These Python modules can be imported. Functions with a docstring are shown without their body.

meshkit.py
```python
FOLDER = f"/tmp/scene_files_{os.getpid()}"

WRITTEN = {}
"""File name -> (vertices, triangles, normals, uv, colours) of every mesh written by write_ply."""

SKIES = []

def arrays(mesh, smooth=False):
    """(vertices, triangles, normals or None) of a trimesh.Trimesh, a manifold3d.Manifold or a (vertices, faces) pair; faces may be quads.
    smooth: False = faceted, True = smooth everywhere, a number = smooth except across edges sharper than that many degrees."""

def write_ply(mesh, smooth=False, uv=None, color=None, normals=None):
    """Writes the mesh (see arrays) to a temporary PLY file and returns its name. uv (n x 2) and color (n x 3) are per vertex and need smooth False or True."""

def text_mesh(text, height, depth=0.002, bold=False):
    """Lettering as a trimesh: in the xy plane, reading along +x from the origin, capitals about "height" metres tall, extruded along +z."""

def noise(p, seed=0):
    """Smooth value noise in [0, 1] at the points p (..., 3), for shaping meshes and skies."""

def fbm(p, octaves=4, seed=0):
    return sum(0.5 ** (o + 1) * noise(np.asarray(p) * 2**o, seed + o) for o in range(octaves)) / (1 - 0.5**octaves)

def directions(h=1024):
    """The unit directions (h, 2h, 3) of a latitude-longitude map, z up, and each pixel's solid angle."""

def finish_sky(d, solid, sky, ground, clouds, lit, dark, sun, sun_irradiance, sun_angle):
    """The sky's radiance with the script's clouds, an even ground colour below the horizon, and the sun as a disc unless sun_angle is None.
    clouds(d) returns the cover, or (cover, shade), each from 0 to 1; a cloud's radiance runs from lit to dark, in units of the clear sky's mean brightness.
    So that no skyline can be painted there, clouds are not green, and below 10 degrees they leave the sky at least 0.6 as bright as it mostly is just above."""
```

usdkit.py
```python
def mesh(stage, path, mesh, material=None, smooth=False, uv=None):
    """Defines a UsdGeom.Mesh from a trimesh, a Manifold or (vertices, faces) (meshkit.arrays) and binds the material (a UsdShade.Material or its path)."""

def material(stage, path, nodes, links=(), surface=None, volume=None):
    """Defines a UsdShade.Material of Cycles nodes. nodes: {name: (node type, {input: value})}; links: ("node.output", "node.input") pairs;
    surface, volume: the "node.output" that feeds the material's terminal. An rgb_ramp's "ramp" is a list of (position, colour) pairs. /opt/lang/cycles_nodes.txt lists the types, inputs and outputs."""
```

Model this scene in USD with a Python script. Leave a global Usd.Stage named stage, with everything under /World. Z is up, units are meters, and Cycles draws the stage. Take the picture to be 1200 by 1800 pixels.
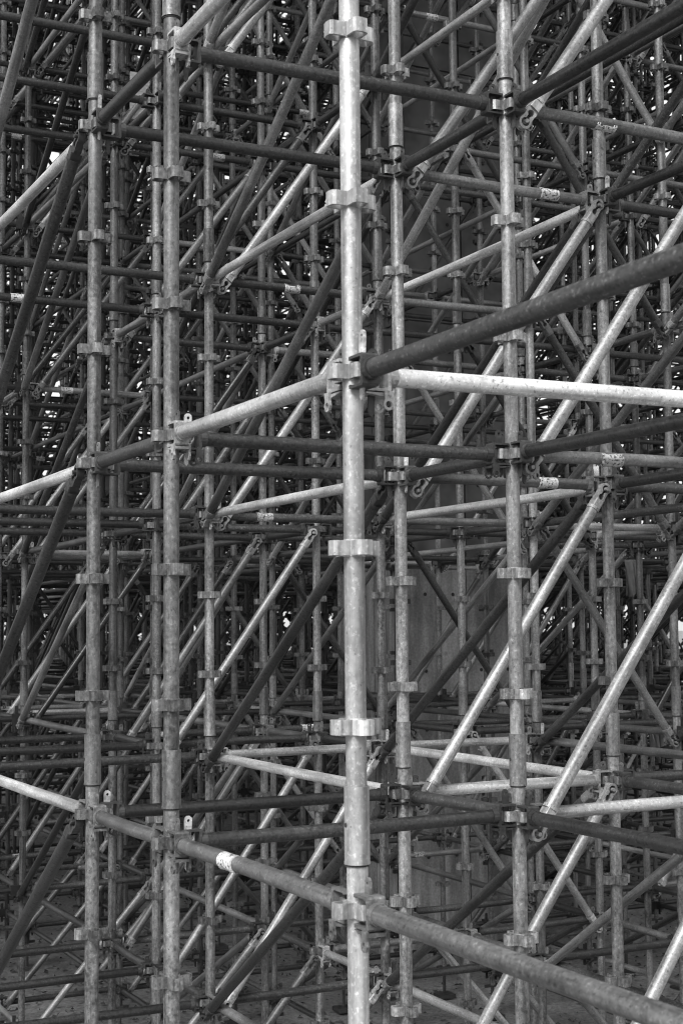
import math, random
import numpy as np, trimesh
from shapely.geometry import Polygon, box as sbox, Point
from shapely.ops import unary_union
from pxr import Usd, UsdGeom, UsdLux, UsdShade, Gf, Sdf
import usdkit, meshkit

rnd = random.Random(7)
stage = Usd.Stage.CreateInMemory()
UsdGeom.SetStageUpAxis(stage, UsdGeom.Tokens.z)
UsdGeom.SetStageMetersPerUnit(stage, 1.0)
UsdGeom.Xform.Define(stage, '/World')

# ------------------------------------------------------------------ camera, sky, sun, exposure
EYE = 3.95                      # height of the eye above the ground
F, PITCH, ROLL = 2599.2, 0.0797, -0.0092      # focal length in pixels of a 1200 wide picture
W0, H0 = 1200, 1800
cp, sp, cr, sr = math.cos(PITCH), math.sin(PITCH), math.cos(ROLL), math.sin(ROLL)
RIGHT = np.array([1.0, 0, 0]); UP = np.array([0, -sp, cp]); FWD = np.array([0, cp, sp])
r_ = cr * RIGHT + sr * UP; u_ = -sr * RIGHT + cr * UP
cam = UsdGeom.Camera.Define(stage, '/World/camera')
cam.AddTransformOp().Set(Gf.Matrix4d(*r_, 0, *u_, 0, *(-FWD), 0, 0, 0, EYE, 1))
cam.CreateHorizontalApertureAttr(24.0); cam.CreateVerticalApertureAttr(36.0)
cam.CreateFocalLengthAttr(24.0 * F / W0)
cam.CreateFStopAttr(8.0); cam.CreateFocusDistanceAttr(7.5)
cam.CreateClippingRangeAttr(Gf.Vec2f(0.05, 2000))
cam.CreateExposureAttr(1.6)

SUN_EL, SUN_AZ = math.radians(44), math.radians(208)       # behind the camera, to its left
sky = usdkit.material(stage, '/World/Looks/sky_look', {
    's': ('sky_texture', {'sky_type': 'single_scattering', 'sun_disc': False, 'sun_elevation': SUN_EL, 'sun_rotation': SUN_AZ,
                          'aerosol_density': 3.0}),
    'h': ('hsv', {'saturation': 0.0, 'value': 1.0}),
    'tc': ('texture_coordinate', {}), 'n': ('noise_texture', {'scale': 2.2, 'detail': 5.0, 'roughness': 0.55}),
    'r': ('rgb_ramp', {'ramp': [(0.25, (3.0, 3.0, 3.0)), (0.75, (4.0, 4.0, 4.0))]}),
    'm': ('mix_color', {'fac': 0.75, 'use_clamp': False}),
    'b': ('background_shader', {'strength': 0.10})},
    [('s.color', 'h.color'), ('tc.generated', 'n.vector'), ('n.fac', 'r.fac'), ('h.color', 'm.a'), ('r.color', 'm.b'), ('m.result', 'b.color')],
    surface='b.background')
dome = UsdLux.DomeLight.Define(stage, '/World/sky')
UsdShade.MaterialBindingAPI.Apply(dome.GetPrim()).Bind(sky)
dome.GetPrim().SetCustomDataByKey('kind', 'structure'); dome.GetPrim().SetCustomDataByKey('label', 'white overcast sky')
sun = UsdLux.DistantLight.Define(stage, '/World/sun')
sun.CreateIntensityAttr(0.5); sun.CreateAngleAttr(22.0); sun.CreateNormalizeAttr(True); sun.CreateColorAttr(Gf.Vec3f(1, 1, 1))
sd = np.array([math.sin(SUN_AZ) * math.cos(SUN_EL), math.cos(SUN_AZ) * math.cos(SUN_EL), math.sin(SUN_EL)])
zx = np.cross([0, 0, 1], sd); zx /= np.linalg.norm(zx); zy = np.cross(sd, zx)
sun.AddTransformOp().Set(Gf.Matrix4d(*zx, 0, *zy, 0, *sd, 0, 0, 0, 60, 1))

# ------------------------------------------------------------------ materials
def g(v): return (v, v, v)
def steel(name, lo, hi, rough=0.45, metal=0.25, speck=0.35, speck_amt=0.5, island=False, spangle=0.35, spec=0.5, stretch=(1, 1, 1), run=(1.3, 26, 26), fleck=1.45, streak=0.55):
    """weathered tube metal: blotches, zinc spangle, dark pits; tone differs from piece to piece"""
    nodes = {
        'tc': ('texture_coordinate', {}), 'oi': ('object_info', {}), 'ge': ('geometry', {}),
        'cx': ('combine_xyz', {}), 'k': ('math', {'math_type': 'multiply', 'value2': 37.0}),
        'mp': ('mapping', {'mapping_type': 'point', 'scale': stretch}),
        'n1': ('noise_texture', {'scale': 3.2, 'detail': 6.0, 'roughness': 0.65}),
        'n2': ('noise_texture', {'scale': 65.0, 'detail': 3.0, 'roughness': 0.65}),
        'n3': ('noise_texture', {'scale': 95.0, 'detail': 2.0}),
        'mx': ('mix_float', {'fac': spangle}),
        'r1': ('rgb_ramp', {'ramp': [(0.38, g(lo)), (0.5, g((lo + hi) / 2)), (0.63, g(hi))]}),
        'r3': ('rgb_ramp', {'ramp': [(speck - 0.05, g(1 - speck_amt)), (speck + 0.03, g(1.0)), (0.60, g(1.0)), (0.67, g(fleck))]}),
        'mr': ('mapping', {'scale': run}), 'n4': ('noise_texture', {'scale': 1.0, 'detail': 4.0, 'roughness': 0.6}), 'n5': ('noise_texture', {'scale': 1.1, 'detail': 2.0}),
        'r4': ('rgb_ramp', {'ramp': [(0.36, g(1 - streak)), (0.5, g(0.95)), (0.64, g(1.2))]}), 'r5': ('rgb_ramp', {'ramp': [(0.35, g(0.72)), (0.65, g(1.25))]}),
        'm3': ('mix_color', {'blend_type': 'multiply', 'fac': 0.8, 'use_clamp': False}), 'm4': ('mix_color', {'blend_type': 'multiply', 'fac': 1.0, 'use_clamp': False}),
        'm1': ('mix_color', {'blend_type': 'multiply', 'fac': 1.0, 'use_clamp': False}),
        'rr': ('map_range', {'from_min': 0.0, 'from_max': 1.0, 'to_min': 0.78, 'to_max': 1.22}),
        'm2': ('mix_color', {'blend_type': 'multiply', 'fac': 1.0, 'use_clamp': False}),
        'ro': ('map_range', {'from_min': 0.3, 'from_max': 0.7, 'to_min': rough - 0.08, 'to_max': rough + 0.12}),
        'bp': ('bump', {'strength': 0.25, 'distance': 0.004}),
        'p': ('principled_bsdf', {'metallic': metal, 'specular_ior_level': spec}),
    }
    src = 'ge.random_per_island' if island else 'oi.random'
    links = [(src, 'k.value1'), ('k.value', 'cx.x'), ('k.value', 'cx.y'), ('k.value', 'cx.z'),
             ('ge.position' if island else 'tc.object', 'mp.vector'), ('cx.vector', 'mp.location'),
             ('mp.vector', 'n1.vector'), ('mp.vector', 'n2.vector'), ('mp.vector', 'n3.vector'),
             ('n1.fac', 'mx.a'), ('n2.fac', 'mx.b'), ('mx.result', 'r1.fac'), ('n3.fac', 'r3.fac'),
             ('r1.color', 'm1.a'), ('r3.color', 'm1.b'), ('mp.vector', 'mr.vector'), ('mr.vector', 'n4.vector'), ('mp.vector', 'n5.vector'), ('n4.fac', 'r4.fac'), ('n5.fac', 'r5.fac'), ('m1.result', 'm3.a'), ('r4.color', 'm3.b'), ('m3.result', 'm4.a'), ('r5.color', 'm4.b'), ('m4.result', 'm2.a'), (src, 'rr.value'), ('rr.result', 'm2.b'),
             ('n2.fac', 'ro.value'), ('ro.result', 'p.roughness'), ('n2.fac', 'bp.height'), ('bp.normal', 'p.normal'), ('m2.result', 'p.base_color')]
    return usdkit.material(stage, '/World/Looks/' + name, nodes, links, surface='p.BSDF')

TONES = {'bright': (0.29, 0.52), 'pale': (0.14, 0.30), 'grey': (0.06, 0.16), 'dull': (0.026, 0.075), 'dark': (0.011, 0.034)}
MAT = {t: steel('steel_' + t, *v, rough=0.48 if t != 'dark' else 0.36, metal=0.4 if t != 'dark' else 0.1, fleck=1.45 if t not in ('dark', 'dull') else 2.1, spangle=0.35 if t not in ('dark', 'dull') else 0.55) for t, v in TONES.items()}
MATI = {t: steel('far_steel_' + t, *v, island=True, metal=0.5 if t != 'dark' else 0.0) for t, v in TONES.items()}
MAT['post_pale'] = steel('post_pale', stretch=(1, 1, .8), run=(30, 30, 1.8), lo=0.24, hi=0.47, rough=0.5, metal=0.45, speck=0.29, speck_amt=0.5, spangle=0.3)
MAT['post_grey'] = steel('post_grey', stretch=(1, 1, .8), run=(30, 30, 1.8), lo=0.055, hi=0.22, rough=0.5, metal=0.5, speck=0.31, speck_amt=0.6, spangle=0.45)
MAT['post_mid'] = steel('post_mid', stretch=(1, 1, .8), run=(30, 30, 1.8), lo=0.10, hi=0.33, rough=0.48, metal=0.5, speck=0.31, speck_amt=0.6, spangle=0.45)
MAT['post_old'] = steel('post_old', stretch=(1, 1, .8), run=(30, 30, 1.8), lo=0.01, hi=0.05, rough=0.5, metal=0.2, speck=0.33, speck_amt=0.6, spangle=0.45)  # near-black copy for far standards; interior shade painted into the colour
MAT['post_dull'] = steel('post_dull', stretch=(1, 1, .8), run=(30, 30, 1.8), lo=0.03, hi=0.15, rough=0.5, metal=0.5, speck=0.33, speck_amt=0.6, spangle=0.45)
MAT['fit_dark'] = steel('fitting_dark', 0.014, 0.04, rough=0.5, metal=0.0)
MAT['fit_grey'] = steel('fitting_grey', 0.08, 0.18, rough=0.45, metal=0.2)
MAT['fit_pale'] = steel('fitting_pale', 0.16, 0.34, rough=0.45, metal=0.2)
MAT['wedge_white'] = steel('wedge_white', 0.3, 0.45, rough=0.5, metal=0.0, speck=0.36)
MAT['band'] = steel('band_white', 0.32, 0.48, rough=0.6, metal=0.0, speck=0.43, speck_amt=0.9, spangle=0.1)
MAT['bore'] = usdkit.material(stage, '/World/Looks/bore', {'p': ('principled_bsdf', {'base_color': g(0.02), 'roughness': 0.9})}, surface='p.BSDF')

# ------------------------------------------------------------------ mesh helpers
def cat(*ms): return trimesh.util.concatenate([m for m in ms if m is not None])
def T(m, t=(0, 0, 0), M=None):
    m = m.copy()
    if M is not None:
        A = np.eye(4); A[:3, :3] = M; m.apply_transform(A)
    m.apply_translation(t); return m
MX = np.array([[0, 0, 1], [1, 0, 0], [0, 1, 0]], float)       # z -> x, x -> y, y -> z
def rot(ax, a): return trimesh.transformations.rotation_matrix(a, ax)[:3, :3]
def cyl_z(r, z0, z1, n=20, cap=True):
    a = np.arange(n) * 2 * np.pi / n
    c = np.stack([np.cos(a) * r, np.sin(a) * r], 1)
    v = np.vstack([np.c_[c, np.full(n, z0)], np.c_[c, np.full(n, z1)]])
    i = np.arange(n); j = (i + 1) % n
    f = np.vstack([np.c_[i, j, j + n], np.c_[i, j + n, i + n]])
    if cap:
        v = np.vstack([v, [[0, 0, z0], [0, 0, z1]]])
        f = np.vstack([f, np.c_[j, i, np.full(n, 2 * n)], np.c_[i + n, j + n, np.full(n, 2 * n + 1)]])
    return trimesh.Trimesh(v, f, process=False)
def cyl_x(r, x0, x1, n=20, cap=True): return T(cyl_z(r, x0, x1, n, cap), M=MX)
def ring_z(ro, ri, z0, z1, n=20):
    p = Point(0, 0).buffer(ro, quad_segs=n // 4).difference(Point(0, 0).buffer(ri, quad_segs=n // 4))
    return T(trimesh.creation.extrude_polygon(p, z1 - z0), (0, 0, z0))
def bx(x0, x1, y0, y1, z0, z1):
    m = trimesh.creation.box([x1 - x0, y1 - y0, z1 - z0]); m.apply_translation([(x0 + x1) / 2, (y0 + y1) / 2, (z0 + z1) / 2]); return m
def plate_xz(poly, y0, y1):
    """polygon in x,z extruded along y"""
    m = trimesh.creation.extrude_polygon(poly, y1 - y0)
    return T(m, (0, y1, 0), np.array([[1, 0, 0], [0, 0, -1], [0, 1, 0]], float))

RS, RL, RB = 0.0295, 0.0275, 0.0295          # radii of standards, ledgers, braces

# one V-shaped pressing welded to a standard, pointing along +x
def pressing_mesh():
    out = Polygon([(RS - .006, -.024), (.062, -.024), (.072, -.018), (.075, 0), (.072, .018), (.062, .024), (RS - .006, .024)])
    inn = Polygon([(RS - .007, -.017), (.058, -.017), (.066, -.013), (.068, 0), (.066, .013), (.058, .017), (RS - .007, .017)])
    m = trimesh.creation.extrude_polygon(out.difference(inn), .042)
    m.apply_translation([0, 0, -.021])
    return m
PRESS = pressing_mesh()
def rosette_mesh(jit=0):
    return cat(*[T(PRESS, M=rot([0, 0, 1], k * math.pi / 2 + jit)) for k in range(4)])
def rosette_low():
    a = bx(-.085, .085, -.022, .022, -.021, .021); b = bx(-.022, .022, -.085, .085, -.0205, .0205)
    return cat(a, b)

# ledger end, standard axis at x = 0, ledger towards +x
def end_fitting_mesh():
    prof = Polygon([(.030, -.046), (.108, -.046), (.112, -.040), (.112, .040), (.108, .046), (.030, .046), (.028, .036), (.034, .034), (.040, .038), (.097, .038), (.101, .033), (.101, -.033), (.097, -.038), (.040, -.038), (.034, -.034), (.028, -.036)])
    c = plate_xz(prof, -.027, .027)
    collar = cyl_x(RL + .004, .110, .135, 16)
    return cat(c, collar)
def lug_mesh():
    p = Polygon([(.086, -.045), (.116, -.045), (.112, -.07), (.117, -.084), (.110, -.098), (.098, -.102), (.086, -.097), (.081, -.084), (.086, -.07)])
    p = p.difference(Point(.099, -.084).buffer(.010, quad_segs=4))
    a = plate_xz(p, -.034, -.026); b = plate_xz(p, .026, .034)
    gus = Polygon([(.03, -.050), (.118, -.050), (.118, -.060), (.075, -.060), (.03, -.053)])
    return cat(a, b, plate_xz(gus, -.026, .026))
def wedge_mesh(lift=0.0):
    p = Polygon([(.050, -.075), (.058, -.085), (.066, -.075), (.080, .095), (.079, .108), (.070, .115), (.060, .115), (.052, .108), (.050, .095)])
    p = p.difference(Point(.066, .098).buffer(.006, quad_segs=3))
    return T(plate_xz(p, -.004, .004), (0, 0, lift))
FIT, LUG = end_fitting_mesh(), lug_mesh()
# brace end: flattened forged loop, brace axis +x, loop lies in the x-z plane
def brace_end_mesh():
    outer = unary_union([Point(-.030, 0).buffer(.030, quad_segs=6), Point(.030, 0).buffer(.027, quad_segs=6), sbox(-.03, -.024, .055, .024)])
    inner = unary_union([Point(-.028, 0).buffer(.020, quad_segs=5), Point(.022, 0).buffer(.016, quad_segs=5), sbox(-.028, -.008, .022, .008)])
    ring = plate_xz(outer.difference(inner), -.017, .017)
    bolt = T(cyl_z(.009, -.03, .03, 10), (-.028, 0, 0), rot([1, 0, 0], math.pi / 2))
    neck = trimesh.creation.extrude_polygon(sbox(-.022, -.018, .022, .018).buffer(.006, quad_segs=3), .05)
    neck = T(neck, (.045, 0, 0), MX)
    collar = cyl_x(RB + .004, .088, .104, 18)
    return cat(ring, bolt, neck, collar)
BEND = brace_end_mesh()

def bowed_tube(r, x0, x1, n, seed):
    q = hsh('bow', seed); amp, ph = q.uniform(0, .005) * (2.2 if q.random() < .2 else 1), q.uniform(0, 6.28)
    ns = 8; t = np.linspace(0, 1, ns + 1)
    return trimesh.Trimesh(*sweep(np.c_[x0 + (x1 - x0) * t, amp * math.cos(ph) * np.sin(np.pi * t), amp * math.sin(ph) * np.sin(np.pi * t)], r, n), process=False)
def sweep(c, r, n):
    a = np.arange(n) * 2 * np.pi / n
    ring = np.stack([np.zeros(n), np.cos(a) * r, np.sin(a) * r], 1)
    v = (c[:, None] + ring[None]).reshape(-1, 3)
    i = np.arange(n); j = (i + 1) % n; f = []
    for k in range(len(c) - 1):
        o = k * n; f += [np.c_[o + i, o + j, o + n + j], np.c_[o + i, o + n + j, o + n + i]]
    v = np.vstack([v, c[0], c[-1]]); o = (len(c) - 1) * n
    f += [np.c_[j, i, np.full(n, len(v) - 2)], np.c_[o + i, o + j, np.full(n, len(v) - 1)]]
    return v, np.vstack(f)
def hsh(*a): return random.Random('-'.join(map(str, a)))

# ------------------------------------------------------------------ lattice of the scaffold (fitted to the photograph)
TH = 0.4643; X0, Y0 = 0.0349, 4.1719
LV = np.array([-math.sin(TH), math.cos(TH)]); RV = np.array([math.cos(TH), math.sin(TH)])
LS = [-2.05, 0.0, 1.4965, 2.4746, 4.9631, 5.9514, 6.9179, 9.4922]
while LS[-1] < 58:
    n = len(LS)
    LS.append(LS[-1] + (0.975, 0.975, 2.52)[(n - 8) % 3])
RSC = [0.0, 1.5156, 2.7347, 3.9535, 5.1773]
while RSC[-1] < 26: RSC.append(RSC[-1] + 1.22)
NEG = [-1.22 * k for k in range(12, 0, -1)]
COLS = NEG + RSC; J0 = len(NEG)              # COLS[J0] = 0
IDX0 = 1                                     # LS[IDX0] = 0
def pos(i, j): return np.array([X0, Y0]) + LS[i] * LV + COLS[j] * RV
def project(p):
    p = np.asarray(p, float); q = p - np.array([0, 0, EYE])
    d = q @ FWD
    return 600 + F * (q @ r_) / d, 900 - F * (q @ u_) / d, d
Z0 = EYE + 0.730
BASE = EYE - 3.47
def level(n): return BASE if n == -3 else Z0 + 1.5 * n      # n = -3 base, -2 .. up
pier_c = np.array([X0, Y0]) + 12.72 * LV + 7.55 * RV; PIER_L, PIER_R = 1.9, 1.55
def in_pier(p, pad=0.12):
    q = np.asarray(p)[:2] - pier_c
    return abs(q @ LV) < PIER_L / 2 + pad and abs(q @ RV) < PIER_R / 2 + pad
def crosses_pier(a, b): return any(in_pier(a + (b - a) * t, 0.06) for t in np.linspace(0, 1, 13))

def hsh(*a):
    return random.Random('-'.join(map(str, a)))
DECK = EYE + 15.3           # underside of the deck added overhead to shade the scaffold
posts = {}
for i, L in enumerate(LS):
    for j, R in enumerate(COLS):
        p = pos(i, j)
        if p[1] < 1.0: continue
        if i == 0 and not (j == J0): continue
        if i == 1 and j not in (J0, J0 + 1): continue
        if L < 4.9 and R < 0: continue
        if L < 2 and R > 5.0: continue
        d = p[1]
        if d > 56: continue
        half = 0.235 * d
        marg = 4.2 if d < 36 else 0.5
        if abs(p[0]) > half + marg: continue
        if in_pier(p): continue
        top = EYE + 9.0 if L < 4.9 else DECK if L < 26 else EYE + .445 * d + 1
        posts[(i, j)] = (p, top)
def ntop(top): return int((top - 0.25 - Z0) // 1.5)
elems = []          # ledgers and braces
def add(kind, a, b, za, zb, key, tone, **kw):
    elems.append(dict(kind=kind, a=np.array([*a, za]), b=np.array([*b, zb]), key=key, tone=tone, **kw))
def pick(r, **w):
    x = r.random() * sum(w.values())
    for k, v in w.items():
        x -= v
        if x <= 0: return k
    return k
FIXED = {}          # (kind, dir, L index from the front, column, level) -> tone; read off the photograph
def fx(kind, d, i, j, tones):
    for n, t in tones.items(): FIXED[(kind, d, i, j, n)] = t
# ledgers along L (away from the camera to the left)
fx('ledger', 'L', -1, 0, {0: 'dull', -1: 'grey', 1: 'dark'})
fx('ledger', 'L', 0, 0, {0: 'bright', 1: 'bright', -1: 'grey'})
fx('ledger', 'L', 1, 0, {0: 'dull', 1: 'dark', -1: 'grey'})
fx('ledger', 'L', 2, 0, {0: 'bright', 1: 'bright', -1: 'bright'})
fx('ledger', 'L', 0, 1, {0: 'dark', 1: 'dark', -1: 'dark'})
fx('ledger', 'L', 1, 1, {0: 'dark', 1: 'dark', -1: 'dull'})
fx('ledger', 'L', 2, 1, {0: 'bright', 1: 'bright', -1: 'bright', 2: 'pale'})
fx('ledger', 'L', 2, 2, {0: 'bright', 1: 'bright', -1: 'bright', -2: 'pale'})
fx('ledger', 'L', 1, 2, {0: 'dark', 1: 'dark', -1: 'dull'})
# ledgers along R
fx('ledger', 'R', 0, 0, {0: 'bright', 1: 'grey', -1: 'dull'})
fx('ledger', 'R', 1, 0, {0: 'dark', 1: 'dark', -1: 'dark'})
fx('ledger', 'R', 2, 0, {0: 'dark', 1: 'dark', -1: 'dark'})
for q in (3, 4, 5): fx('ledger', 'R', q, 0, {n: 'dark' for n in range(-2, 7)})
fx('ledger', 'R', 1, 1, {0: 'grey', 1: 'grey', -1: 'bright'})
fx('ledger', 'R', 2, 1, {0: 'grey', 1: 'grey', -1: 'bright'})
fx('ledger', 'R', 3, 1, {0: 'dull', 1: 'dull', -1: 'pale'})
# braces
fx('brace', 'L', 2, 0, {0: 'dark', -1: 'dark', 1: 'grey', -2: 'dark'})        # level of the lower end
fx('brace', 'L', 2, 1, {1: 'grey', 0: 'grey', -1: 'dark', -2: 'dark'})
fx('brace', 'L', 2, 2, {1: 'pale', 0: 'dark', -1: 'dark', -2: 'dull'})
fx('brace', 'R', 1, 1, {n: 'pale' for n in range(-3, 4)})
fx('brace', 'R', 2, 1, {n: 'pale' for n in range(-3, 4)})
fx('brace', 'R', 3, 1, {n: 'pale' for n in range(-3, 4)})
BANDS = {('R', 1, 1, 1): .38, ('R', 2, 1, 1): .86, ('R', 1, 1, 0): .37, ('L', 0, 0, -1): .67, ('R', 3, 1, 1): .46, ('R', 3, 1, 0): .2}
GAPS = {i for i in range(len(LS) - 1) if LS[i + 1] - LS[i] > 2.2}
def bay_dir(j):          # how the braces of a bay between two columns lean
    if j == J0: return 0
    return (0, 1, 0, -1)[(j - J0) % 4]
for (i, j), (p, top) in posts.items():
    for d, (i2, j2) in (('L', (i + 1, j)), ('R', (i, j + 1))):
        if (i2, j2) not in posts: continue
        q, top2 = posts[(i2, j2)]
        if crosses_pier(p, q): continue
        gap = d == 'L' and i in GAPS
        ii, jj = i - IDX0, j - J0
        for n in range(-3, ntop(min(top, top2)) + 1):
            r = hsh('l', d, i, j, n)
            if d == 'R' and jj == 0: t = pick(r, dark=.85, dull=.15)
            elif d == 'R': t = pick(r, dark=.4, dull=.28, grey=.2, pale=.12)
            elif gap: t = pick(r, dark=.12, dull=.2, grey=.36, pale=.32)
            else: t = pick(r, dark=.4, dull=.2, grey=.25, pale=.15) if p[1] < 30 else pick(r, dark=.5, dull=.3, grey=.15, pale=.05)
            if p[1] > 18: t = pick(r, dark=.45, dull=.22, grey=.22, pale=.11) if p[1] < 30 else pick(r, dark=.7, dull=.2, grey=.08, pale=.02)  # far ledgers weighted darker: shade of the interior put into their tone
            t = FIXED.get(('ledger', d, ii, jj, n), t)
            if (d, ii, jj) in (('L', -1, 0),) and n not in (0, -1): continue
            if (d, ii, jj) == ('R', 0, 0) and n != 0: continue
            if p[1] > 9 and r.random() < 0.06: continue
            band = BANDS.get((d, ii, jj, n))
            if band is None and p[1] > 7 and d == 'R' and r.random() < 0.22: band = r.choice([.2, .3, .8])
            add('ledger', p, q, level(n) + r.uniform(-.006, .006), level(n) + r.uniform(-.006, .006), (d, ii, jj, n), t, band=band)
        lean = 1 if gap else (bay_dir(j) if d == 'R' and ii >= 1 else 0)
        if lean == 0 and p[1] > 13:
            lean = hsh('ex', d, i, j).choice([0, 0, 0, 0, 0, 1]) if d == 'R' else 0
        if not lean: continue
        for n in range(-3, ntop(min(top, top2))):
            r = hsh('b', d, i, j, n)
            if p[1] > 9 and r.random() < (0.08 if p[1] < 17 else 0.3 if gap else 0.6): continue
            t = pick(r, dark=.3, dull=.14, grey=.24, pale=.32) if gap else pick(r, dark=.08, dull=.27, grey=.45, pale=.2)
            if p[1] > 18: t = pick(r, dark=.4, dull=.2, grey=.25, pale=.15) if p[1] < 30 else pick(r, dark=.5, dull=.3, grey=.15, pale=.05)  # far braces darker too, depth shade painted as tone
            t = FIXED.get(('brace', d, ii, jj, n), t)
            off = 0.05
            if gap:      # upper end at the nearer standard, lower end at the farther one
                lo_, hi_, dirv, side = q, p, -LV, -RV
            elif lean > 0: lo_, hi_, dirv, side = p, q, RV, -LV
            else: lo_, hi_, dirv, side = q, p, -RV, -LV
            a2 = lo_ + dirv * (.075 + r.uniform(-.01, .01)) + side * off
            b2 = hi_ - dirv * (.075 + r.uniform(-.01, .01)) + side * off
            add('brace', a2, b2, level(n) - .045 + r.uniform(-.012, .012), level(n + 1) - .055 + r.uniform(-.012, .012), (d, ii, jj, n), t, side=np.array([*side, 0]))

# ------------------------------------------------------------------ what the photograph can see of each element (a coarse depth buffer)
SW, SH = 400, 600
zb = np.full(SW * SH, 1e9, np.float32); ib = np.full(SW * SH, -1, np.int32)
allitems = []
for k, (p, top) in posts.items(): allitems.append(('post', k, np.array([*p, 0.0]), np.array([*p, top]), RS))
for n, e in enumerate(elems): allitems.append((e['kind'], n, e['a'], e['b'], RB if e['kind'] == 'brace' else RL))
cx_, cy_, dz_, id_ = [], [], [], []
for n, (kind, k, a, b, rad) in enumerate(allitems):
    if min(a[1], b[1]) < 0.3: continue
    ua, va, da = project(a); ub, vb, db = project(b)
    L2 = math.hypot(ub - ua, vb - va) / 3
    m = int(max(4, L2 * 1.3)) + 1
    t = np.linspace(0, 1, m)
    P3 = a + (b - a) * t[:, None]
    u, v, d = project(P3)
    tx, ty = (ub - ua), (vb - va); ln = math.hypot(tx, ty) + 1e-9; nx, ny = -ty / ln, tx / ln
    w = F * rad / d / 3
    kk = max(1, int(math.ceil(w.max() * 1.3)))
    for s in np.linspace(-1, 1, 2 * kk + 1):
        cx_.append(u / 3 + nx * w * s); cy_.append(v / 3 + ny * w * s); dz_.append(d); id_.append(np.full(m, n))
cx_, cy_, dz_, id_ = map(np.concatenate, (cx_, cy_, dz_, id_))
ok = (cx_ >= 0) & (cx_ < SW) & (cy_ >= 0) & (cy_ < SH)
cx_, cy_, dz_, id_ = cx_[ok].astype(int), cy_[ok].astype(int), dz_[ok], id_[ok]
order = np.argsort(-dz_, kind='stable')
ib[(cy_ * SW + cx_)[order]] = id_[order]
vis = np.bincount(ib[ib >= 0], minlength=len(allitems))
yy, xx = np.divmod(np.arange(SW * SH), SW); okp = ib >= 0
sx = np.bincount(ib[okp], weights=xx[okp], minlength=len(allitems)); sy = np.bincount(ib[okp], weights=yy[okp], minlength=len(allitems))
cenx = sx / np.maximum(vis, 1) * 3; ceny = sy / np.maximum(vis, 1) * 3
info = {(it[0], it[1] if it[0] == 'post' else it[1]): (int(vis[n]), cenx[n], ceny[n]) for n, it in enumerate(allitems)}
def pick_top(kind, most, least):
    c = [(v, k) for (kd, k), (v, *_) in info.items() if kd == kind and v >= least]
    c.sort(key=lambda x: (-x[0], str(x[1])))
    return [k for v, k in c[:most]]
near_ledgers = pick_top('ledger', 300, 10)
near_braces = pick_top('brace', 300, 10)
near_posts = pick_top('post', 300, 6)

# ------------------------------------------------------------------ scene graph helpers
used = {}
def numbered(name):
    n = used.get(name, 0); used[name] = n + 1
    return name if n == 0 else f'{name}_{n:03d}'
def tag(prim, label=None, cat_=None, group=None, kind=None):
    for k, v in (('label', label), ('category', cat_), ('group', group), ('kind', kind)):
        if v: prim.SetCustomDataByKey(k, v)
def mesh_at(path, m, mat, smooth=False): return usdkit.mesh(stage, path, m, mat, smooth=smooth)
class Thing:
    def __init__(self, path, abstract=False):
        self.path = path
        if abstract: stage.CreateClassPrim(path)
        else: UsdGeom.Xform.Define(stage, path)
        self.names = {}
    def part(self, name, m, mat, smooth=40, under=None):
        base = under or self.path
        n = self.names.get((base, name), 0); self.names[(base, name)] = n + 1
        path = f'{base}/{name}' + (f'_{n:03d}' if n else '')
        mesh_at(path, m, mat, smooth); return path
classes = {}
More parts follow.
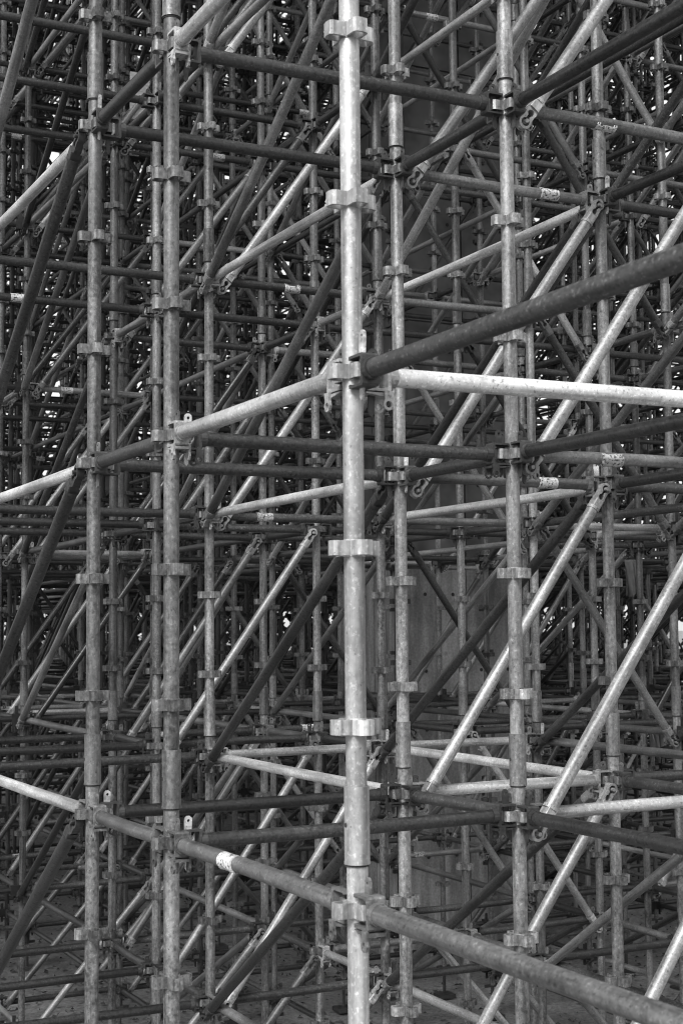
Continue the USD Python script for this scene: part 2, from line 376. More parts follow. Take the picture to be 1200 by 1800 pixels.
def frame(a, b, side=None):
    x = b - a; ln = np.linalg.norm(x); x = x / ln
    if side is None: y = np.cross([0, 0, 1], x)
    else: y = -np.asarray(side, float) - x * (-np.asarray(side, float) @ x)
    y = y / np.linalg.norm(y); z = np.cross(x, y)
    return Gf.Matrix4d(*map(float, x), 0, *map(float, y), 0, *map(float, z), 0, *map(float, a), 1), ln, np.stack([x, y, z], 1)
def place(name, cls, M):
    path = '/World/' + numbered(name)
    x = UsdGeom.Xform.Define(stage, path)
    x.AddTransformOp().Set(M)
    x.GetPrim().GetReferences().AddInternalReference(cls); x.GetPrim().SetInstanceable(True)
    return x.GetPrim()

# ------------------------------------------------------------------ ground, trees beyond
ground_mat = usdkit.material(stage, '/World/Looks/ground_look', {
    'ge': ('geometry', {}), 'n1': ('noise_texture', {'scale': 0.7, 'detail': 6.0, 'roughness': 0.6}), 'n2': ('noise_texture', {'scale': 22.0, 'detail': 5.0, 'roughness': 0.75}),
    'n3': ('noise_texture', {'scale': 9.0, 'detail': 3.0}),
    'r1': ('rgb_ramp', {'ramp': [(0.35, g(0.10)), (0.65, g(0.24))]}), 'r2': ('rgb_ramp', {'ramp': [(0.35, g(0.45)), (0.65, g(1.25))]}),
    'r3': ('rgb_ramp', {'ramp': [(0.33, g(0.3)), (0.38, g(1.0))]}),
    'm': ('mix_color', {'blend_type': 'multiply', 'fac': 1.0, 'use_clamp': False}), 'm3': ('mix_color', {'blend_type': 'multiply', 'fac': 1.0, 'use_clamp': False}),
    'bp': ('bump', {'strength': 0.6, 'distance': 0.02}), 'p': ('principled_bsdf', {'roughness': 0.75})},
    [('ge.position', 'n1.vector'), ('ge.position', 'n2.vector'), ('ge.position', 'n3.vector'), ('n1.fac', 'r1.fac'), ('n2.fac', 'r2.fac'), ('n3.fac', 'r3.fac'),
     ('r1.color', 'm.a'), ('r2.color', 'm.b'), ('m.result', 'm3.a'), ('r3.color', 'm3.b'), ('m3.result', 'p.base_color'), ('n2.fac', 'bp.height'), ('bp.normal', 'p.normal')], surface='p.BSDF')
gx = np.concatenate([[-900, -300, -100], np.linspace(-40, 40, 41), [100, 300, 900]]); gy = np.concatenate([[-300, -60, -20], np.linspace(-5, 75, 41), [150, 400, 1500]])
GX, GY = np.meshgrid(gx, gy)
GZ = 0.035 * np.sin(GX * .9 + 1) * np.sin(GY * .7) * (np.abs(GX) < 39) * (GY > -4) * (GY < 74) - 0.03
nx_ = len(gx); gv = np.c_[GX.ravel(), GY.ravel(), GZ.ravel()]
qa = (np.arange(len(gy) - 1)[:, None] * nx_ + np.arange(nx_ - 1)).ravel()
gf = np.vstack([np.c_[qa, qa + 1, qa + nx_ + 1], np.c_[qa, qa + nx_ + 1, qa + nx_]])
gm = usdkit.mesh(stage, '/World/ground', (gv, gf), ground_mat, smooth=True)
tag(gm.GetPrim(), 'dark gritty concrete ground under the scaffold', kind='structure')

rl = np.random.default_rng(11)
nl = 9000
lx, ly = rl.uniform(-7, 8, nl), rl.uniform(8, 30, nl)
la, lr = rl.uniform(0, 6.28, nl), rl.uniform(.012, .045, nl)
lz = 0.035 * np.sin(lx * .9 + 1) * np.sin(ly * .7) - 0.022
ca, sa = np.cos(la) * lr, np.sin(la) * lr
lv = np.stack([np.c_[lx - ca, ly - sa, lz], np.c_[lx + sa * .5, ly - ca * .5, lz + rl.uniform(.004, .03, nl)], np.c_[lx + ca, ly + sa, lz + rl.uniform(0, .012, nl)], np.c_[lx - sa * .5, ly + ca * .5, lz + .002]], 1).reshape(-1, 3)
li = np.arange(nl)[:, None] * 4
lm = usdkit.material(stage, '/World/Looks/litter_look', {'ge': ('geometry', {}), 'r': ('rgb_ramp', {'ramp': [(0.0, g(0.03)), (0.7, g(0.09)), (1.0, g(0.35))]}), 'p': ('principled_bsdf', {'roughness': 0.8})},
    [('ge.random_per_island', 'r.fac'), ('r.color', 'p.base_color')], surface='p.BSDF')
lt = usdkit.mesh(stage, '/World/leaf_litter', (lv, np.vstack([li + [0, 1, 2], li + [0, 2, 3]])), lm)
tag(lt.GetPrim(), 'scattered leaves and grit on the ground', 'litter', kind='stuff')
leaf = usdkit.material(stage, '/World/Looks/leaf', {
    'ge': ('geometry', {}), 'r': ('rgb_ramp', {'ramp': [(0.0, g(0.015)), (1.0, g(0.06))]}),
    'd': ('diffuse_bsdf', {}), 't': ('translucent_bsdf', {}), 'm': ('mix_closure', {'fac': 0.3})},
    [('ge.random_per_island', 'r.fac'), ('r.color', 'd.color'), ('r.color', 't.color'), ('d.BSDF', 'm.closure1'), ('t.BSDF', 'm.closure2')], surface='m.closure')
rg = np.random.default_rng(3)
cl = []
for k in range(46):
    x = -26 + 52 * (k + rg.uniform(-.3, .3)) / 45; y = rg.uniform(58, 74); h = rg.uniform(8.5, 13.5)
    for c in range(16):
        cl.append((x + rg.normal(0, 1.3), y + rg.normal(0, 1.3), h * rg.uniform(.04, 1.0), rg.uniform(.6, 1.2)))
cl = np.array(cl); NL = 44
cen = np.repeat(cl, NL, 0); q = rg.normal(size=(len(cen), 3)); q /= np.linalg.norm(q, axis=1)[:, None]
c3 = cen[:, :3] + q * (cen[:, 3:] * rg.uniform(.5, 1.05, (len(cen), 1))); c3[:, 2] = np.maximum(c3[:, 2], .15)
a3 = rg.normal(size=c3.shape); a3 /= np.linalg.norm(a3, axis=1)[:, None]; b3 = np.cross(a3, q); b3 /= np.linalg.norm(b3, axis=1)[:, None] + 1e-9
s = rg.uniform(.14, .3, (len(c3), 1))
tv = np.stack([c3 - a3 * s, c3 + b3 * s * .6, c3 + a3 * s, c3 - b3 * s * .6], 1).reshape(-1, 3)
ti = np.arange(len(c3))[:, None] * 4
wood = usdkit.mesh(stage, '/World/tree_belt', (tv, np.vstack([ti + [0, 1, 2], ti + [0, 2, 3]])), leaf)
tag(wood.GetPrim(), 'dark belt of trees far beyond the scaffold', 'trees', kind='stuff')

# ------------------------------------------------------------------ concrete pier
conc = usdkit.material(stage, '/World/Looks/pier_concrete', {
    'ge': ('geometry', {}), 'mp': ('mapping', {'scale': (1.0, 1.0, 0.16)}), 'n1': ('noise_texture', {'scale': 3.2, 'detail': 6.0, 'roughness': 0.65}), 'n2': ('noise_texture', {'scale': 40.0, 'detail': 3.0}),
    'mx': ('mix_float', {'fac': 0.2}), 'r': ('rgb_ramp', {'ramp': [(0.38, g(0.09)), (0.5, g(0.19)), (0.62, g(0.34))]}), 'bp': ('bump', {'strength': 0.3, 'distance': 0.01}), 'p': ('principled_bsdf', {'roughness': 0.8})},
    [('ge.position', 'mp.vector'), ('mp.vector', 'n1.vector'), ('ge.position', 'n2.vector'), ('n1.fac', 'mx.a'), ('n2.fac', 'mx.b'), ('mx.result', 'r.fac'), ('r.color', 'p.base_color'), ('n2.fac', 'bp.height'), ('bp.normal', 'p.normal')], surface='p.BSDF')
form = usdkit.material(stage, '/World/Looks/form_panel_dark', {'ge': ('geometry', {}), 'n1': ('noise_texture', {'scale': 3.0, 'detail': 6.0}), 'r': ('rgb_ramp', {'ramp': [(0.35, g(0.04)), (0.65, g(0.1))]}), 'p': ('principled_bsdf', {'roughness': 0.6})},
    [('ge.position', 'n1.vector'), ('n1.fac', 'r.fac'), ('r.color', 'p.base_color')], surface='p.BSDF')  # darker tone for the upper panels of the pier
pier = Thing('/World/concrete_pier')
xf = UsdGeom.Xformable(stage.GetPrimAtPath('/World/concrete_pier')); xf.AddTranslateOp().Set(Gf.Vec3d(*pier_c, 0)); xf.AddRotateZOp().Set(math.degrees(TH))
tag(stage.GetPrimAtPath('/World/concrete_pier'), 'square grey concrete pier rising behind the tubes right of centre', 'pier')
a, b = PIER_R / 2, PIER_L / 2
core = bx(-a + .03, a - .03, -b + .03, b - .03, -.1, DECK)
pier.part('core', core, conc, smooth=False)
zs = [-.05, 1.6, 3.1, 4.72, 6.2, 7.7, 9.3, 10.9, 12.5, 14.1, 15.7, 17.3, 19.0]
for z0, z1 in zip(zs, zs[1:]):
    for sgn in (-1, 1):
        # two form panels across the front and back, two on each side, chamfered
        for (u0, u1) in ((-a, -.009), (.009, a)):
            m = bx(u0, u1, sgn * b - .03, sgn * b + .0, z0 + (.012), z1 - (.012)) if sgn > 0 else bx(u0, u1, -b, -b + .031, z0 + (.012), z1 - (.012))
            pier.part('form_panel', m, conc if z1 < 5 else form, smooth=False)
        for (v0, v1) in ((-b + .033, -.009), (.009, b - .033)):
            m = bx(a - .031, a, v0, v1, z0 + (.012), z1 - (.012)) if sgn > 0 else bx(-a, -a + .031, v0, v1, z0 + (.012), z1 - (.012))
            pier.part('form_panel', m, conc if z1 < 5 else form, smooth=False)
        if sgn < 0 and z1 < 12:
            for u in (-a * .75, -a * .25, a * .25, a * .75):
                for z in (z0 + .35, z1 - .35): pier.part('tie_hole', T(cyl_z(.022, 0, .004, 10), (u, -b - .001, z), rot([1, 0, 0], math.pi / 2)), MAT['bore'], smooth=False)
            for v in (-b * .7, -b * .25, b * .25, b * .7):
                for z in (z0 + .35, z1 - .35): pier.part('tie_hole', T(cyl_z(.022, 0, .004, 10), (-a - .001, v, z), rot([0, 1, 0], -math.pi / 2)), MAT['bore'], smooth=False)

# unseen deck, added overhead to darken the inside of the scaffold
dk = Thing('/World/bridge_deck')
xf = UsdGeom.Xformable(stage.GetPrimAtPath('/World/bridge_deck')); xf.AddTranslateOp().Set(Gf.Vec3d(X0, Y0, DECK)); xf.AddRotateZOp().Set(math.degrees(TH))
tag(stage.GetPrimAtPath('/World/bridge_deck'), 'unseen concrete slab added above the scaffold to shade it', 'shade deck')
dk.part('slab', bx(-22, 30, 4.2, 26, .30, 1.2), conc, smooth=False)
for q in range(15): dk.part('girder', bx(-21.9, 29.9, 4.6 + q * 1.47, 4.72 + q * 1.47, .02, .298), conc, smooth=False)

# ------------------------------------------------------------------ names by which a standard can be found
ORD = 'first second third fourth fifth sixth seventh eighth ninth tenth eleventh twelfth thirteenth fourteenth fifteenth sixteenth seventeenth eighteenth nineteenth twentieth'.split()
ORD += ['twenty-' + w for w in ORD[:9]] + ['thirtieth'] + ['thirty-' + w for w in ORD[:9]]
def nth_of(n): return ORD[n] if n < len(ORD) else 'last'
pending = {}
def defer(pr, lab, cat_, order):          # labels that would be shared get their order in the photo added
    pending.setdefault((lab, cat_), []).append((order, pr))
def settle():
    for (lab, cat_), found in pending.items():
        found.sort(key=lambda x: x[0])
        for n, (_, pr) in enumerate(found):
            way = 'from top' if cat_ == 'ledger' else 'from left'
            tag(pr, lab if len(found) == 1 else f'{lab}, {nth_of(n)} {way}', cat_, 'horizontal ledgers of the scaffold' if cat_ == 'ledger' else 'diagonal braces of the scaffold')
NAMES = {(0, 0): 'pale front standard', (1, 0): 'wide left-of-centre standard', (2, 0): 'left-hand standard', (1, 1): 'wide right-hand standard',
         (2, 1): 'mottled standard right of centre', (2, 2): 'mottled far right standard'}
def lname(n): return {-3: 'ground', -2: 'bottom', -1: 'lower', 0: 'middle', 1: 'upper', 2: 'top'}.get(n, 'top')
def zone(u, v):
    h = 'far left' if u < 240 else 'left' if u < 480 else 'centre' if u < 720 else 'right' if u < 960 else 'far right'
    w = 'top' if v < 360 else 'upper' if v < 720 else 'middle' if v < 1080 else 'lower' if v < 1440 else 'bottom'
    return h, w
TONEW = {'bright': 'pale galvanised', 'pale': 'pale galvanised', 'grey': 'grey steel', 'dull': 'dull grey', 'dark': 'dark steel'}

# ------------------------------------------------------------------ standards
POST_TONE = {(0, 0): 'post_pale', (1, 0): 'post_grey', (2, 0): 'post_grey', (1, 1): 'post_mid', (2, 1): 'post_mid', (2, 2): 'post_grey'}
def cluster_heights(top):
    hs = [BASE]; k = -7
    while Z0 + .5 * k < top - .1:
        hs.append(Z0 + .5 * k); k += 1
    return hs
def sleeves(top):
    out, n = [], -1
    while Z0 + 1.5 * n + .4 < top:
        out.append((Z0 + 1.5 * n + .125, Z0 + 1.5 * n + .335)); n += 2
    return out
def make_post(path, top, tone, d):
    t = Thing(path, abstract=True); m = MAT[tone]
    sl = sleeves(top); hs = cluster_heights(top)
    if d < 15:
        cuts = [.32] + [z for s_ in sl for z in s_] + [top]
        n = 28 if d < 8 else 18
        for k in range(0, len(cuts), 2):
            t.part('tube', cyl_z(RS, cuts[k] - .01, cuts[k + 1] + .01, n), m)
        for z0, z1 in sl:
            s0 = cat(cyl_z(RS + .0060, z0, z1, n), ring_z(RS + .0072, RS - .001, z0 - .003, z0 + .004, 24))
            pth = t.part('sleeve', s0, m)
            t.part('joint_gap', ring_z(RS + .0035, RS - .001, z0 - .009, z0 - .003, 20), MAT['bore'], smooth=False, under=pth)
            if d < 9: t.part('pin_hole', T(cyl_z(.007, 0, .004, 10), (-(RS + .0025), 0, (z0 + z1) / 2), rot([0, 1, 0], -math.pi / 2) @ np.eye(3)), MAT['bore'], under=pth)
        for z in hs:
            if d < 8:
                rp = t.part('rosette', ring_z(RS + .002, RS - .002, z - .024, z + .024, 24), m, smooth=False)
                for q in range(4): t.part('pressing', T(PRESS, (0, 0, z), rot([0, 0, 1], q * math.pi / 2 + .05 * math.sin(9 * z + 2.3 * q + top))), m, smooth=False, under=rp)
            else: t.part('rosette', T(rosette_mesh(.06 * math.sin(9 * z + top)), (0, 0, z + .004 * math.sin(31 * z))), m, smooth=False)
        t.part('jack', cat(cyl_z(.019, .01, .34, 12), bx(-.09, .09, -.012, .012, .28, .31), bx(-.03, .03, -.03, .03, .282, .318)), MAT['fit_dark'], smooth=False)
        t.part('base_plate', bx(-.1, .1, -.1, .1, -.03, .012), MAT['fit_dark'], smooth=False)
    else:
        parts = [cyl_z(RS, .3, top, 9)] + [T(rosette_low(), (0, 0, z)) for z in hs] + [cyl_z(RS + .0060, z0, z1, 9) for z0, z1 in sl]
        if d < 26:
            t.part('tube', parts[0], m)
            for q in parts[1:1 + len(hs)]: t.part('rosette', q, m, smooth=False)
            for q in parts[1 + len(hs):]: t.part('sleeve', q, m)
            t.part('base_plate', cat(cyl_z(.019, .01, .34, 6), bx(-.09, .09, -.09, .09, -.03, .012), bx(-.09, .09, -.012, .012, .28, .31)), MAT['fit_dark'], smooth=False)
        else:
            parts += [cyl_z(.019, .01, .34, 6), bx(-.09, .09, -.09, .09, -.03, .012)]
            t.part('tube', cat(*parts), m, smooth=False)
def tone_of_post(k):
    ii, jj = k[0] - IDX0, k[1] - J0
    return POST_TONE.get((ii, jj)) or (pick(hsh('p', *k), post_grey=.55, post_dull=.45) if posts[k][0][1] < 17 else pick(hsh('p', *k), post_grey=.2, post_dull=.4, post_old=.4))  # farther standards get darker tones that stand in for interior shade
cam_faces = math.degrees(TH)
sort_posts = sorted(near_posts, key=lambda k: posts[k][0][1])
zone_post = {}
for k in sort_posts:
    p, top = posts[k]; ii, jj = k[0] - IDX0, k[1] - J0
    tone = tone_of_post(k); d = p[1]
    top_r = round(math.ceil(top * 2) / 2, 1)
    dc = 5 if d < 8 else 10 if d < 15 else 20 if d < 26 else 30
    ck = (top_r, tone, dc)
    if ck not in classes:
        classes[ck] = f'/standard_kind_{len(classes):03d}'
        make_post(classes[ck], top_r, tone, dc)
    a = TH + rnd.choice([0, 1, 2, 3]) * 0 + rnd.uniform(-.02, .02)
    lean = rnd.gauss(0, .0012), rnd.gauss(0, .0012)
    M = Gf.Matrix4d(math.cos(a), math.sin(a), lean[0], 0, -math.sin(a), math.cos(a), lean[1], 0, lean[0] * -1 if d > 9 else 0, lean[1] if d > 9 else 0, 1, 0, float(p[0]), float(p[1]), 0, 1)
    M = Gf.Matrix4d(math.cos(a), math.sin(a), 0, 0, -math.sin(a), math.cos(a), 0, 0, 0, 0, 1, 0, float(p[0]), float(p[1]), 0, 1)
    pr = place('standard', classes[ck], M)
    v, cu, cv = info[('post', k)]
    u0, _, _ = project([p[0], p[1], EYE])
    if (ii, jj) in NAMES:
        lab = {(0, 0): 'widest palest standard in front, just right of the photo centre, dividing the picture', (1, 0): 'wide grey standard left of centre carrying the pale ledger from the front standard',
               (2, 0): 'wide grey standard at left where a dark brace ends at its left side', (1, 1): 'wide mottled standard at right with C-shaped dark ledger fittings',
               (2, 1): 'mottled standard just right of the pale front standard', (2, 2): 'mottled grey standard near the right edge with pale brace tops at its left'}[(ii, jj)]
        tag(pr, lab, 'scaffold pole', 'upright standards of the scaffold')
    elif d < 15:
        side = 'behind and left of' if u0 < 620 else 'behind and right of'
        rank = sorted(round(project([*posts[q][0], EYE])[0]) for q in sort_posts if posts[q][0][1] < 15 and (q[0] - IDX0, q[1] - J0) not in NAMES)
        r0 = rank.index(round(u0)) + 1
        words = ['first', 'second', 'third', 'fourth', 'fifth', 'sixth', 'seventh', 'eighth', 'ninth', 'tenth', 'eleventh', 'twelfth']
        nl = r0; nr = len(rank) - r0 + 1
        w_ = f'{words[nl - 1]} from the left' if nl <= len(rank) / 2 else f'{words[nr - 1]} from the right'
        tag(pr, f'slimmer spotted grey standard of the second depth, {w_} among them', 'scaffold pole', 'upright standards of the scaffold')
    else:
        near_x = sorted((project([*posts[q][0], EYE])[0], NAMES[(q[0] - IDX0, q[1] - J0)]) for q in sort_posts if (q[0] - IDX0, q[1] - J0) in NAMES)
        left = [x for x in near_x if x[0] <= u0]
        ref = left[-1] if left else None
        lo_u = ref[0] if ref else -1e9
        far_x = sorted(project([*posts[q][0], EYE])[0] for q in sort_posts if posts[q][0][1] >= 15)
        far_x = [x for x in far_x if x >= lo_u]
        nth = ORD[far_x.index(u0)] if u0 in far_x else ''
        tag(pr, f'thin distant standard, {nth} to the right of the {ref[1]}' if ref else f'thin distant standard, {nth} from the left edge of the photo', 'scaffold pole', 'thin distant standards deep in the scaffold')

# ------------------------------------------------------------------ ledgers
def make_ledger(path, ln, tone, band, style, d):
    t = Thing(path, abstract=True)
    n = 24 if d < 9 else 14
    t.part('tube', bowed_tube(RL, .11, ln - .11, n, path), MAT[tone])
    fm = {'bright': 'fit_pale', 'dark': 'fit_dark', 'dull': 'fit_dark', 'grey': 'fit_grey', 'pale': 'fit_pale'}[tone]
    flip = np.diag([-1.0, -1.0, 1.0])
    for k in (0, 1):
        lug = tone in ('grey', 'pale', 'bright') or style == 1
        m = cat(FIT, LUG) if lug else FIT
        w = wedge_mesh((style * .014 + k * .011) - .035)
        if k: m, w = T(m, (ln, 0, 0), flip), T(w, (ln, 0, 0), flip)
        fp = t.part('end_fitting', m, MAT[fm], smooth=False)
        t.part('wedge', w, MAT[('wedge_white' if tone in ('pale', 'bright') or d < 9 else 'fit_grey') if style == k + 1 else 'fit_grey' if (style + k) % 3 == 1 and tone != 'dark' else 'fit_dark'], smooth=False, under=fp)
    if band:
        c = .22 + (ln - .44) * band
        t.part('band', cat(cyl_x(RL + .0015, c - .055, c + .055, n), *[cyl_x(RL + .0024, c + q - .003, c + q + .003, n) for q in (-.05, -.038, .038, .05)]), MAT['band'])
def orient(e):      # every ledger runs from the nearer to the farther or left to right end, as built
    return e['a'], e['b']
near_set = set(near_ledgers); count_zone = {}
def span_name(key):
    d, ii, jj, n = key
    a = NAMES.get((ii, jj)); b = NAMES.get((ii + 1, jj) if d == 'L' else (ii, jj + 1))
    return a, b
for rank, n in enumerate(near_ledgers):
    e = elems[n]; key = e['key']
    M, ln, _ = frame(e['a'], e['b'])
    d = min(e['a'][1], e['b'][1]); r = hsh('st', *key)
    style = r.choice([0, 0, 0, 1, 2, 0])
    if key[0] == 'R' and key[1:3] == (0, 0): style = 0
    ck = ('l', round(ln, 2), e['tone'], e['band'], style, d < 9)
    if ck not in classes:
        classes[ck] = f'/ledger_kind_{len(classes):03d}'
        make_ledger(classes[ck], ln, e['tone'], e['band'], style, d)
    pr = place('ledger', classes[ck], M)
    v, cu, cv = info[('ledger', n)]
    a, b = span_name(key); L = lname(key[3]); tw = TONEW[e['tone']]
    bandw = 'white-banded ' if e['band'] else ''
    dirw = 'receding left' if key[0] == 'L' else 'running right'
    if key[:3] == ('L', -1, 0): lab = f'thick {tw} ledger from the pale front standard towards the camera at right, {L} level'
    elif key[:3] == ('L', 0, 1): lab = f'{tw} ledger from the wide right-hand standard out past the right edge, {L} level'
    elif a and b: lab = f'{bandw}{tw} ledger, {a} to {b}, {L}'
    elif a and key[3] <= 2: lab = f'{bandw}{tw} ledger {dirw} from the {a}, {L} level'
    elif b and key[3] <= 2: lab = f'{bandw}{tw} ledger reaching the {b} from {"the right" if key[0] == "L" else "the left"}, {L} level'
    else: lab = None
    if lab: tag(pr, lab, 'ledger', 'horizontal ledgers of the scaffold')
    else:
        h, w = zone(cu, cv)
        defer(pr, f'{"slim" if d < 12 else "thin distant"} {bandw}{tw} ledger {dirw}, {w} {h} of photo', 'ledger', cv)

# ------------------------------------------------------------------ braces
def make_brace(path, ln, tone, d):
    t = Thing(path, abstract=True)
    n = 24 if d < 9 else 14
    t.part('tube', bowed_tube(RB, .09, ln - .09, n, path), MAT[tone])
    fm = {'bright': 'fit_pale', 'dark': 'fit_dark', 'dull': 'fit_grey', 'grey': 'fit_grey', 'pale': 'fit_pale'}[tone]
    t.part('end_loop', BEND, MAT[fm], smooth=False)
    t.part('end_loop', T(BEND, (ln, 0, 0), np.diag([-1.0, -1.0, 1.0])), MAT[fm], smooth=False)
for rank, n in enumerate(near_braces):
    e = elems[n]; key = e['key']
    M, ln, _ = frame(e['a'], e['b'], e['side'])
    d = min(e['a'][1], e['b'][1])
    ck = ('b', round(ln, 2), e['tone'], d < 9)
    if ck not in classes:
        classes[ck] = f'/brace_kind_{len(classes):03d}'
        make_brace(classes[ck], ln, e['tone'], d)
    pr = place('diagonal_brace', classes[ck], M)
    v, cu, cv = info[('brace', n)]
    a, b = span_name(key); L = lname(key[3]); tw = TONEW[e['tone']]
    ua = project(e['a'])[0]; ub = project(e['b'])[0]
    up = 'rising right' if ub > ua else 'rising left'
    lab = None
    if key[3] <= 2:
        if key[0] == 'L' and a: lab = f'{tw} diagonal brace {up} to the {a} from {L} level'
        elif key[0] == 'R' and a: lab = f'{tw} diagonal brace {up} from the {a}, {L} level'
        elif key[0] == 'R' and b: lab = f'{tw} diagonal brace {up} to the {b}, {L} level'
    if lab: tag(pr, lab, 'brace', 'diagonal braces of the scaffold')
    else:
        h, w = zone(cu, cv)
        defer(pr, f'{"slim" if d < 12 else "thin distant"} {tw} brace {up}, {w} {h} of photo', 'brace', cu)
settle()

# ------------------------------------------------------------------ the rest of the thicket, too small or hidden to tell apart
def merged(kind, skip, label, name):
    bag = {t: ([], [], 0) for t in TONES}
    V = {t: [] for t in TONES}; Fc = {t: [] for t in TONES}; N = {t: 0 for t in TONES}
    tube_u = cyl_x(1, 0, 1, 8)
    fitl = bx(.03, .112, -.027, .027, -.046, .046); wl = bx(.05, .08, -.004, .004, -.11, .115); lp = bx(-.06, .09, -.017, .017, -.027, .027)
    for n, e in enumerate(elems):
        if e['kind'] != kind or n in skip: continue
        M, ln, R = frame(e['a'], e['b'], e.get('side'))
        rad = RL if kind == 'ledger' else RB
        ms = []
        tv_ = tube_u.vertices * [ln - .2, rad, rad] + [.1, 0, 0]
        ms.append((tv_, tube_u.faces))
        for q in ((fitl, wl) if kind == 'ledger' else (lp,)):
            ms.append((q.vertices, q.faces)); ms.append((q.vertices * [-1, -1, 1] + [ln, 0, 0], q.faces))
        for v, f in ms:
            V[e['tone']].append(v @ R.T + e['a']); Fc[e['tone']].append(f + N[e['tone']]); N[e['tone']] += len(v)
    first = True
    root = UsdGeom.Xform.Define(stage, '/World/' + name)
    tag(root.GetPrim(), label, 'scaffold tubes', kind='stuff')
    for t in TONES:
        if V[t]: usdkit.mesh(stage, f'/World/{name}/{t}_tubes', (np.vstack(V[t]), np.vstack(Fc[t])), MATI[t], smooth=40)
merged('ledger', set(near_ledgers), 'mass of far ledgers too small to tell apart, deep in the scaffold', 'far_ledgers')
merged('brace', set(near_braces), 'mass of far diagonal braces too small to tell apart, deep in the scaffold', 'far_braces')
hid = [k for k in posts if k not in set(near_posts)]
if hid:
    ms = []
    for k in hid:
        p, top = posts[k]
        ms.append(T(cat(cyl_z(RS, 0, top, 8), *[T(rosette_low(), (0, 0, z)) for z in cluster_heights(top)[::1]]), (*p, 0), rot([0, 0, 1], TH)))
    hp = usdkit.mesh(stage, '/World/far_standards', cat(*ms), MATI['dull'])
    tag(hp.GetPrim(), 'mass of hidden far standards behind the rest of the scaffold', 'scaffold tubes', kind='stuff')
# ------------------------------------------------------------------ loose things: board, planks, cloths, rubble
def at_pixel(u, v, d):
    x = (u - 600) / F; y = -(v - 900) / F
    w = FWD + r_ * x + u_ * y
    return np.array([0, 0, EYE]) + w * d
ply = usdkit.material(stage, '/World/Looks/raw_timber', {'tc': ('texture_coordinate', {}), 'mp': ('mapping', {'scale': (3.0, 30.0, 30.0)}), 'n': ('noise_texture', {'scale': 2.0, 'detail': 4.0}),
    'r': ('rgb_ramp', {'ramp': [(0.3, g(0.28)), (0.7, g(0.5))]}), 'p': ('principled_bsdf', {'roughness': 0.7})},
    [('tc.object', 'mp.vector'), ('mp.vector', 'n.vector'), ('n.fac', 'r.fac'), ('r.color', 'p.base_color')], surface='p.BSDF')
cloth = usdkit.material(stage, '/World/Looks/dark_cloth', {'ge': ('geometry', {}), 'n': ('noise_texture', {'scale': 9.0, 'detail': 4.0}), 'r': ('rgb_ramp', {'ramp': [(0.3, g(0.05)), (0.7, g(0.12))]}), 'p': ('principled_bsdf', {'roughness': 0.6})},
    [('ge.position', 'n.vector'), ('n.fac', 'r.fac'), ('r.color', 'p.base_color')], surface='p.BSDF')
def loose(name, m, mat, M, label, cat_, smooth=False):
    path = '/World/' + numbered(name); x = mesh_at(path, m, mat, smooth); x.AddTransformOp().Set(M); tag(x.GetPrim(), label, cat_)
def near_ledger(u, dmin, dmax, n, dirn):
    best = None
    for e in elems:
        if e['kind'] == 'ledger' and e['key'][0] == dirn and e['key'][3] == n and dmin < min(e['a'][1], e['b'][1]) < dmax:
            ua, ub = project(e['a'])[0], project(e['b'])[0]
            if min(ua, ub) + 15 < u < max(ua, ub) - 15:
                d = e['a'][1]
                if best is None or d < best[0]: best = (d, e, (u - ua) / (ub - ua))
    return best
bd = near_ledger(250, 12, 22, 3, 'R')
if bd:
    c = bd[1]['a'] + (bd[1]['b'] - bd[1]['a']) * bd[2]
    p = sbox(-.14, -.36, .14, .10).difference(unary_union([Point(-.05, .05).buffer(.012), Point(.06, .05).buffer(.012)]))
    m = plate_xz(p, -.009, .009)
    loose('plywood_board', m, ply, Gf.Matrix4d(math.cos(TH), math.sin(TH), 0, 0, -math.sin(TH), math.cos(TH), 0, 0, 0, 0, 1, 0, *(c - np.array([*LV, 0]) * .045), 1), 'small pale plywood board hanging on a far ledger, top left of photo', 'board')
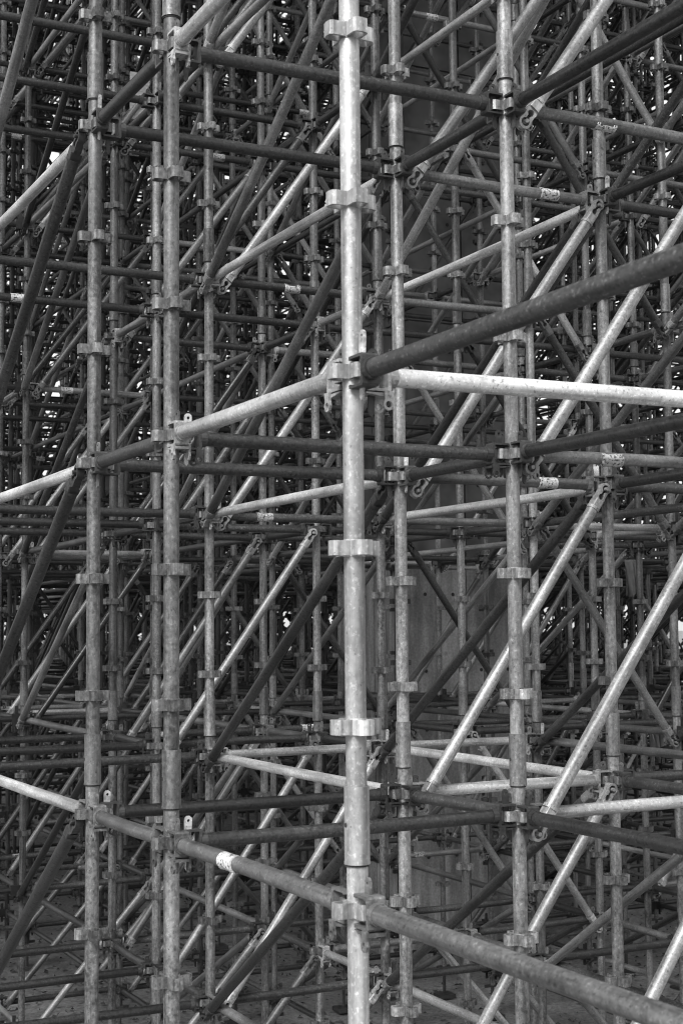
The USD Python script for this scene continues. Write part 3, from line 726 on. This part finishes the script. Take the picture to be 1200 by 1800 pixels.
def draped(w, h, seed):
    nu, nv = 26, 30
    rr = np.random.default_rng(seed); ph = rr.uniform(0, 6, 6)
    U, V = np.meshgrid(np.linspace(-1, 1, nu), np.linspace(0, 1, nv))
    pinch = 1 - .55 * V * (1 - .3 * np.sin(3 * U + ph[0]))
    x = U * w / 2 * pinch; z = -V * h * (1 + .18 * np.sin(2.2 * U + ph[1])) + .03
    y = .045 * np.sin(7 * U + ph[2] + 1.5 * V) * V + .03 * np.sin(13 * U + ph[3]) * V - .035
    y = np.where(V < .06, 0.0, y); z = np.where(V < .06, .031, z)
    v = np.stack([x, y, z], -1).reshape(-1, 3); back = v + [0, .006, 0]
    i = (np.arange(nv - 1)[:, None] * nu + np.arange(nu - 1)).ravel()
    f = np.vstack([np.c_[i, i + nu, i + nu + 1], np.c_[i, i + nu + 1, i + 1]])
    return trimesh.Trimesh(np.vstack([v, back]), np.vstack([f, f[:, ::-1] + len(v)]), process=False)
for u, n, w, h, sd_, lab in ((1108, 0, .26, .36, 4, 'dark cloth draped over a far ledger at the right edge, middle height'), (1146, -1, .18, .34, 9, 'limp dark sack hanging from a far ledger at the right edge, below the cloth')):
    bd = near_ledger(u, 12.5, 24, n, 'R')
    if bd:
        c = bd[1]['a'] + (bd[1]['b'] - bd[1]['a']) * bd[2]
        loose('hanging_cloth', draped(w, h, sd_), cloth, Gf.Matrix4d(math.cos(TH), math.sin(TH), 0, 0, -math.sin(TH), math.cos(TH), 0, 0, 0, 0, 1, 0, *c, 1), lab, 'cloth', smooth=True)
for u, v, ln, an, lab in ((30, 1492, 2.6, .3, 'pale timber plank lying on the ground far back at the left edge'), (205, 1432, 2.2, -.5, 'pale timber plank lying far back on the ground, left of the left-hand standard'), (250, 1488, 2.4, .15, 'pale timber plank on the ground beyond the tubes, right of the left-hand standard'),
                          (68, 1440, 2.0, .1, 'short pale plank on the far ground near the left edge')):
    d = (EYE - .06) * F / (v - 1112); c = at_pixel(u, v, d)
    m = cat(bx(-ln / 2, ln / 2, -.11, .11, 0, .045))
    loose('timber_plank', m, ply, Gf.Matrix4d(math.cos(an), math.sin(an), 0, 0, -math.sin(an), math.cos(an), 0, 0, 0, 0, 1, 0, float(c[0]), float(c[1]), .03, 1), lab, 'plank')
rk = []
rr = np.random.default_rng(5)
for k in range(26):
    m = trimesh.creation.icosphere(1, rr.uniform(.02, .06)); m.vertices *= 1 + rr.uniform(-.3, .3, m.vertices.shape)
    m.apply_translation([rr.normal(0, .13), rr.normal(0, .1), abs(rr.normal(.02, .03))]); rk.append(m)
c = at_pixel(12, 1796, 14.6)
loose('rubble_heap', cat(*rk), conc, Gf.Matrix4d(1).SetTranslate(Gf.Vec3d(float(c[0]), float(c[1]), 0)), 'small heap of rubble on the ground in the bottom left corner', 'rubble')
print('posts', len(posts), len(near_posts), 'elems', len(elems), 'ledgers', len(near_ledgers), 'braces', len(near_braces), 'classes', len(classes))
